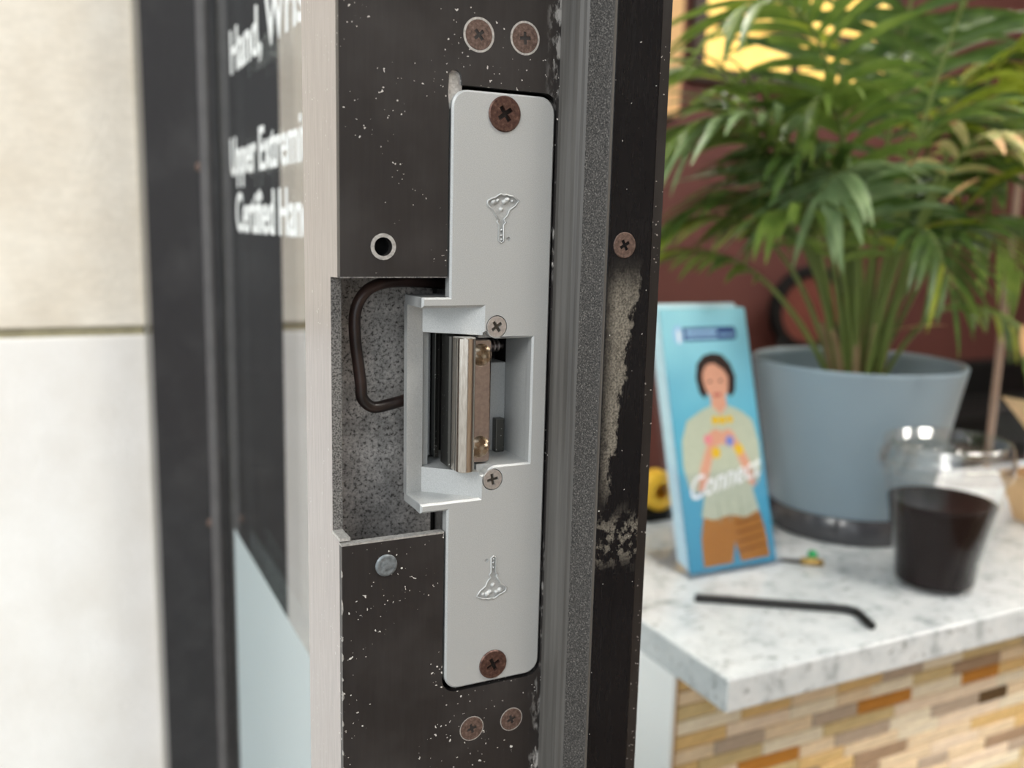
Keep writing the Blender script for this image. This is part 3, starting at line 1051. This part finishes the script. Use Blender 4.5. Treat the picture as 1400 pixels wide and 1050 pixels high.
for i, d in enumerate((-3.4, -6.8, -10.2, -13.6, -17.0)):
    o = slab(.5 * (i % 2), 92 - .5 * (i % 2), 0, 224 - 1.2 * (i % 3), d - 1.5, d + 1.5).build('brochure', 'paper_edge')
    tag(o, ['pale blue folded brochure directly behind the front one in the acrylic holder', 'third pale blue folded brochure from the front in the acrylic holder', 'fourth pale blue folded brochure from the front in the acrylic holder',
            'fifth pale blue folded brochure from the front in the acrylic holder', 'rearmost pale blue folded brochure in the acrylic holder'][i], 'brochure', 'brochures in the acrylic holder')
br = thing('brochure', 'front blue brochure showing a dark-haired woman in a grey-green blouse', 'brochure', (412, 352, -232), 'brochures in the acrylic holder')
slab(0, 92, 0, 225, -1.4, 1.4).build('cover', 'brochure_blue', br)


def flat_print(name, poly, mat, d=1.5, th=.08):
    mb = MB()
    loops = [[Vector((a, b, 0)) for a, b in poly]]
    n = len(poly)
    mb.add([bro(a, b, d) for a, b in poly], tessellate_polygon(loops))
    mb.add([bro(a, b, d) for a, b in poly] + [bro(a, b, d - th) for a, b in poly], [(i, (i + 1) % n, n + (i + 1) % n, n + i) for i in range(n)])
    return mb.build(name, mat, br)


def ell(cx, cy, rx, ry, n=20):
    return [(cx + rx * math.cos(2 * math.pi * i / n), cy + ry * math.sin(2 * math.pi * i / n)) for i in range(n)]


flat_print('printed_bar', rrect(19, 79, 197, 209, 4), 'print_navy')
flat_print('printed_emblem', ell(16, 203, 5.5, 8.5), 'print_lightblue', 1.6)
flat_print('printed_emblem_figure', [(15, 196), (17.5, 196), (17.8, 204), (16.2, 209), (14.7, 204)], 'print_white', 1.7)
flat_print('printed_strip', rrect(24, 58, 203.6, 206.6, .6), 'print_lightblue', 1.6)
flat_print('printed_strip', rrect(24, 58, 199.4, 201.4, .5), 'print_lightblue', 1.6)
for k in range(5):
    flat_print('printed_strip', rrect(60.5 + k * 3.4, 62.4 + k * 3.4, 200.4, 203.2, .4), 'print_lightblue', 1.6)
flat_print('printed_trousers', [(20, 46), (79, 48), (84, 30), (86, 5), (54, 4), (50, 22), (45, 4), (14, 4), (15, 28)], 'print_trousers', 1.52)
for k in range(4):
    flat_print('printed_fold', [(52, 38 - 8 * k), (82, 41 - 8 * k), (82, 39 - 8 * k), (53, 35.5 - 8 * k)], 'print_trousers_fold', 1.6)
flat_print('printed_blouse', [(42, 140), (30, 136), (14, 128), (7, 112), (5, 90), (9, 70), (17, 66), (22, 80), (23, 62), (18, 46), (30, 42), (48, 45), (64, 41), (80, 46), (76, 62), (77, 80), (82, 68), (88, 80), (89, 104), (85, 124), (74, 133), (60, 139), (51, 131)], 'print_blouse', 1.58)
for x0, x1 in ((36, 38), (48, 49.5), (60, 62), (69, 70)):
    flat_print('printed_fold', [(x0, 38.5), (x1, 43), (x1 - 1, 62), (x0, 60)], 'print_blouse_shadow', 1.64)
flat_print('printed_neck', [(43, 150), (58, 150), (59, 139), (51, 131), (42, 140)], 'print_skin', 1.64)
flat_print('printed_hair', [(50, 186), (60, 184), (68, 176), (72, 164), (70, 152), (65, 146), (61, 150), (40, 152), (36, 146), (31, 152), (29, 164), (32, 177), (40, 184)], 'print_hair', 1.62)
flat_print('printed_face', [(37, 172), (46, 178), (58, 174), (64, 164), (62, 152), (56, 144), (50, 141.5), (44, 145), (38, 154), (36, 164)], 'print_skin', 1.7)
flat_print('printed_fringe', [(34, 174), (44, 183), (58, 182), (66, 172), (66, 162), (61, 170), (50, 177), (42, 176), (37, 170), (36, 164)], 'print_hair', 1.76)
for ex in (43.5, 55):
    flat_print('printed_eye', ell(ex, 161, 2.2, 1.0, 10), 'print_hair', 1.76)
flat_print('printed_mouth', ell(49.5, 149, 4.6, 1.3, 12), 'print_lips', 1.76)
flat_print('printed_arm', [(17, 66), (26, 70), (38, 98), (44, 108), (40, 114), (32, 106), (22, 86)], 'print_skin', 1.66)
flat_print('printed_arm', [(80, 66), (72, 70), (62, 98), (56, 108), (60, 114), (68, 106), (77, 86)], 'print_skin', 1.66)
flat_print('printed_hand', ell(43, 112, 8.5, 7.5), 'print_skin', 1.7)
flat_print('printed_hand', ell(56, 111, 8, 7.5), 'print_skin', 1.72)
for cx, cy, rr, m_ in ((34, 111, 4.5, 'print_pink'), (57, 108, 4.5, 'print_blue'), (41, 99, 5, 'print_yellow'), (66, 100, 5, 'print_yellow'), (44, 127, 4, 'print_yellow'), (52, 126.5, 4, 'print_yellow'), (60, 127, 3.5, 'print_yellow')):
    flat_print('printed_bead', ell(cx, cy, rr, rr, 14), m_, 1.78)
text_obj('printed_word', 'Connect', 27, 'print_white', lambda s, t_, d: bro(6 + s, 60 + t_ + s * .2, 1.9 + d), br, width=82, thick=.08, shear=.35, offset=.25)

# ------------------------------------------------------------------ iced coffee cup
CX, CY, CZ = 547.0, 261.0, -235.0
cup = thing('coffee_cup', 'clear plastic takeaway cup of dark iced coffee with a clear lid', 'cup', (CX, CY, CZ))
MB().lathe([(0.01, 3), (27, 3), (28, 1), (30, 0), (31, 1), (31.8, 6), (33.6, 28), (34.8, 30), (49, 103), (50, 104), (50.4, 106), (49.4, 107)], (CX, CY, CZ), 'Z', 48).build('cup_wall', 'cup_plastic', cup)
MB().lathe([(0.01, 4), (29, 4), (30.8, 7), (32.6, 28), (33.8, 31), (41.0, 68), (41.9, 72), (41.4, 73.2), (38, 72.6), (0.01, 72.6)], (CX, CY, CZ), 'Z', 48).build('coffee', 'coffee', cup)
ld = MB()
ld.lathe([(51.0, 97), (52.0, 99), (52.4, 106), (51.4, 111), (50.2, 113), (49.2, 120), (47.8, 123.5), (46, 124.5), (44.2, 123.6), (43, 116), (40, 114.5), (14, 114.5), (12, 116.5), (7, 116.8), (0.01, 116.8)], (CX, CY, CZ), 'Z', 48)
ld.build('lid', 'lid_plastic', cup)
MB().lathe([(49.3, 106.5), (51.6, 107), (51.9, 109.2), (49.4, 109.6)], (CX, CY, CZ), 'Z', 48).build('rim', 'lid_plastic', cup)
MB().box(CX + 12, CX + 26, CY - 5, CY + 5, CZ + 114.3, CZ + 117.5, 1).build('sip_tab', 'cup_plastic', cup)

# ------------------------------------------------------------------ hex key and small things on the counter
pts = [(338.5, 309.5, -231.9), (400, 268.2, -231.9), (427, 250.2, -231.9), (433, 245.2, -231.9), (435.8, 239.8, -231.9), (435.2, 234.6, -231.9), (431, 225, -231.9), (427, 215, -231.9)]
tag(MB().tube(pts, 3.3, 6, smooth=False).build('hex_key', 'hex_key'), 'black L-shaped hex key lying on the countertop in front of the cup', 'hex key')
te = thing('terminal_plug', 'tiny brass plug with a green cap on the countertop beside the leaflet holder', 'plug', (478, 336, -235))
MB().tube([(462, 350, -232.2), (470, 343, -232), (476, 338, -231.6)], [1.2, 1.6, 1.8], 8).build('pin', 'dark_brown', te)
MB().tube([(475, 339, -231.3), (483, 333, -231.3), (490, 327, -231.3)], [3.4, 3.6, 2.6], 8).build('body', 'brass', te)
MB().lathe([(4.2, 0), (4.6, 4), (3.6, 9), (.01, 10)], (487, 338, -233), 'Z', 12).build('cap', 'green_plastic', te)
yb = thing('tape_dispenser', 'small yellow reel on a black stand half hidden behind the door stop', 'tape dispenser', (432, 500, -235))
MB().box(414, 452, 486, 514, -235, -226, 1.5).build('stand', 'black_leather', yb)
MB().lathe([(8, -9), (19, -9), (20, -8), (20, 8), (19, 9), (8, 9)], (434, 500, -206), 'Y', 28).build('reel', 'yellow_plastic', yb)

# open kraft box
kb = thing('kraft_box', 'open brown cardboard food box at the right end of the countertop', 'box', (811, 309, -235))


def frustum(mb, b0, b1, z0, z1):
    v = [(b0[0], b0[2], z0), (b0[1], b0[2], z0), (b0[1], b0[3], z0), (b0[0], b0[3], z0), (b1[0], b1[2], z1), (b1[1], b1[2], z1), (b1[1], b1[3], z1), (b1[0], b1[3], z1)]
    mb.add(v, [(3, 2, 1, 0), (0, 1, 5, 4), (1, 2, 6, 5), (2, 3, 7, 6), (3, 0, 4, 7)])


m = MB()
frustum(m, (779, 842, 264, 354), (766, 855, 250, 368), -234.8, -185)
frustum(m, (781, 840, 266, 352), (768.2, 852.8, 252.2, 365.8), -233, -185)
m.add([(766, 250, -185), (855, 250, -185), (855, 368, -185), (766, 368, -185), (768.2, 252.2, -185), (852.8, 252.2, -185), (852.8, 365.8, -185), (768.2, 365.8, -185)],
      [(0, 1, 5, 4), (1, 2, 6, 5), (2, 3, 7, 6), (3, 0, 4, 7)])
m.build('tray', 'kraft', kb, recalc=False)
m = MB()
A_, B_, C_, D_ = Vector((855, 368, -185)), Vector((855, 250, -185)), Vector((776, 262, -110)), Vector((776, 380, -110))
nrm = (B_ - A_).cross(D_ - A_).normalized() * 1.6
m.add([A_, B_, C_, D_, A_ + nrm, B_ + nrm, C_ + nrm, D_ + nrm], [(0, 1, 2, 3), (7, 6, 5, 4), (0, 4, 5, 1), (1, 5, 6, 2), (2, 6, 7, 3), (3, 7, 4, 0)])
m.build('lid_flap', 'kraft_inside', kb)

# clear counter screen
sc_ = thing('counter_screen', 'clear upright acrylic screen at the back edge of the countertop', 'screen', (1200, 512, -235))
MB().box(947, 1560, 509.5, 514.5, -229, 330, .4).build('screen_panel', 'screen_acrylic', sc_)
MB().box(944, 950, 508.5, 515.5, -235, 332, .6).build('edge_trim', simple('edge_strip', lin((138, 118, 104)), .3), sc_)
MB().box(955, 1560, 504, 520, -235, -229, .5).build('foot', 'acrylic', sc_)

# ------------------------------------------------------------------ back of the room
lw = thing('window_2', 'warm yellow lit window with dark glazing bars on the maroon wall', None, (2080, 2100, 470), kind='structure')
LX = [1650, 2015, 2420]
LZ = [520, 665, 980, 1240]
MB().prism([(1620, 490), (2450, 490), (2450, 1270), (1620, 1270)], 2080, 2104, holes=[[(LX[i] + 14, LZ[j] + 12), (LX[i] + 14, LZ[j + 1] - 12), (LX[i + 1] - 14, LZ[j + 1] - 12), (LX[i + 1] - 14, LZ[j] + 12)] for i in range(2) for j in range(3)]).build('window_frame', 'dark_brown', lw)
for i in range(2):
    for j in range(3):
        MB().box(LX[i] + 14, LX[i + 1] - 14, 2092, 2098, LZ[j] + 12, LZ[j + 1] - 12).build('pane', 'lit_pane', lw)
pl = MB().box(1330, 1575, 2070, 2104, 380, 1500, 4).build('trim_2', 'tan_wood')
struct(pl)['label'] = 'tan wooden panel beside the lit window'

sofa = thing('bench_seat', 'low black bench standing against the maroon wall', 'bench', (3000, 1900, FL))
MB().box(2250, 4100, 1760, 2090, -640, -520, 20).build('seat', 'black_leather', sofa)
MB().box(2250, 4100, 2010, 2095, -560, -400, 18).build('backrest', 'black_leather', sofa)
MB().box(2290, 4060, 1800, 2080, FL, -630).build('plinth', 'black_leather', sofa)

ch = thing('waiting_chair', 'black framed chair with a dark red back standing behind the plant pot', 'chair', (2080, 1820, FL))
MB().prism(ell(2075, -190, 165, 140, 32), 1985, 2012, holes=[ell(2075, -190, 132, 108, 32)[::-1]], cham=4).build('back_frame', 'black_leather', ch)
MB().prism(ell(2075, -190, 133, 109, 32), 1992, 2008, cham=3).build('back_pad', 'chair_red', ch)
MB().box(1920, 2230, 1680, 1990, -590, -530, 14).build('seat', 'chair_red', ch)
for x in (1935, 2200):
    for y in (1695, 1965):
        MB().tube([(x, y, FL), (x, y, -585)], 13, 8).build('leg', 'black_leather', ch)
for x in (1955, 2195):
    MB().tube([(x, 1985, -560), (x, 1998, -240)], 12, 8).build('back_post', 'black_leather', ch)

# unseen ceiling light panels, added to brighten the interior
for i, (x, y) in enumerate(((900, 900), (2500, 900), (900, -900), (2500, -900))):
    lp = thing('added_ceiling_light', ['added unseen light panel above the reception counter', 'added unseen light panel above the waiting chair', 'added unseen light panel just inside the doorway', 'added unseen light panel at the far near-side corner'][i], 'lamp', (x, y, 1600), 'added ceiling lights')
    MB().prism([(x - 300, y - 300), (x + 300, y - 300), (x + 300, y + 300), (x - 300, y + 300)], 1598, 1620, axis='Z', holes=[[(x - 280, y - 280), (x - 280, y + 280), (x + 280, y + 280), (x + 280, y - 280)]]).build('added_light_frame', 'white_panel', lp)
    MB().box(x - 280, x + 280, y - 280, y + 280, 1606, 1612).build('diffuser', 'added_light_panel', lp)
print('leaflets', count, 'tiles', n_t)
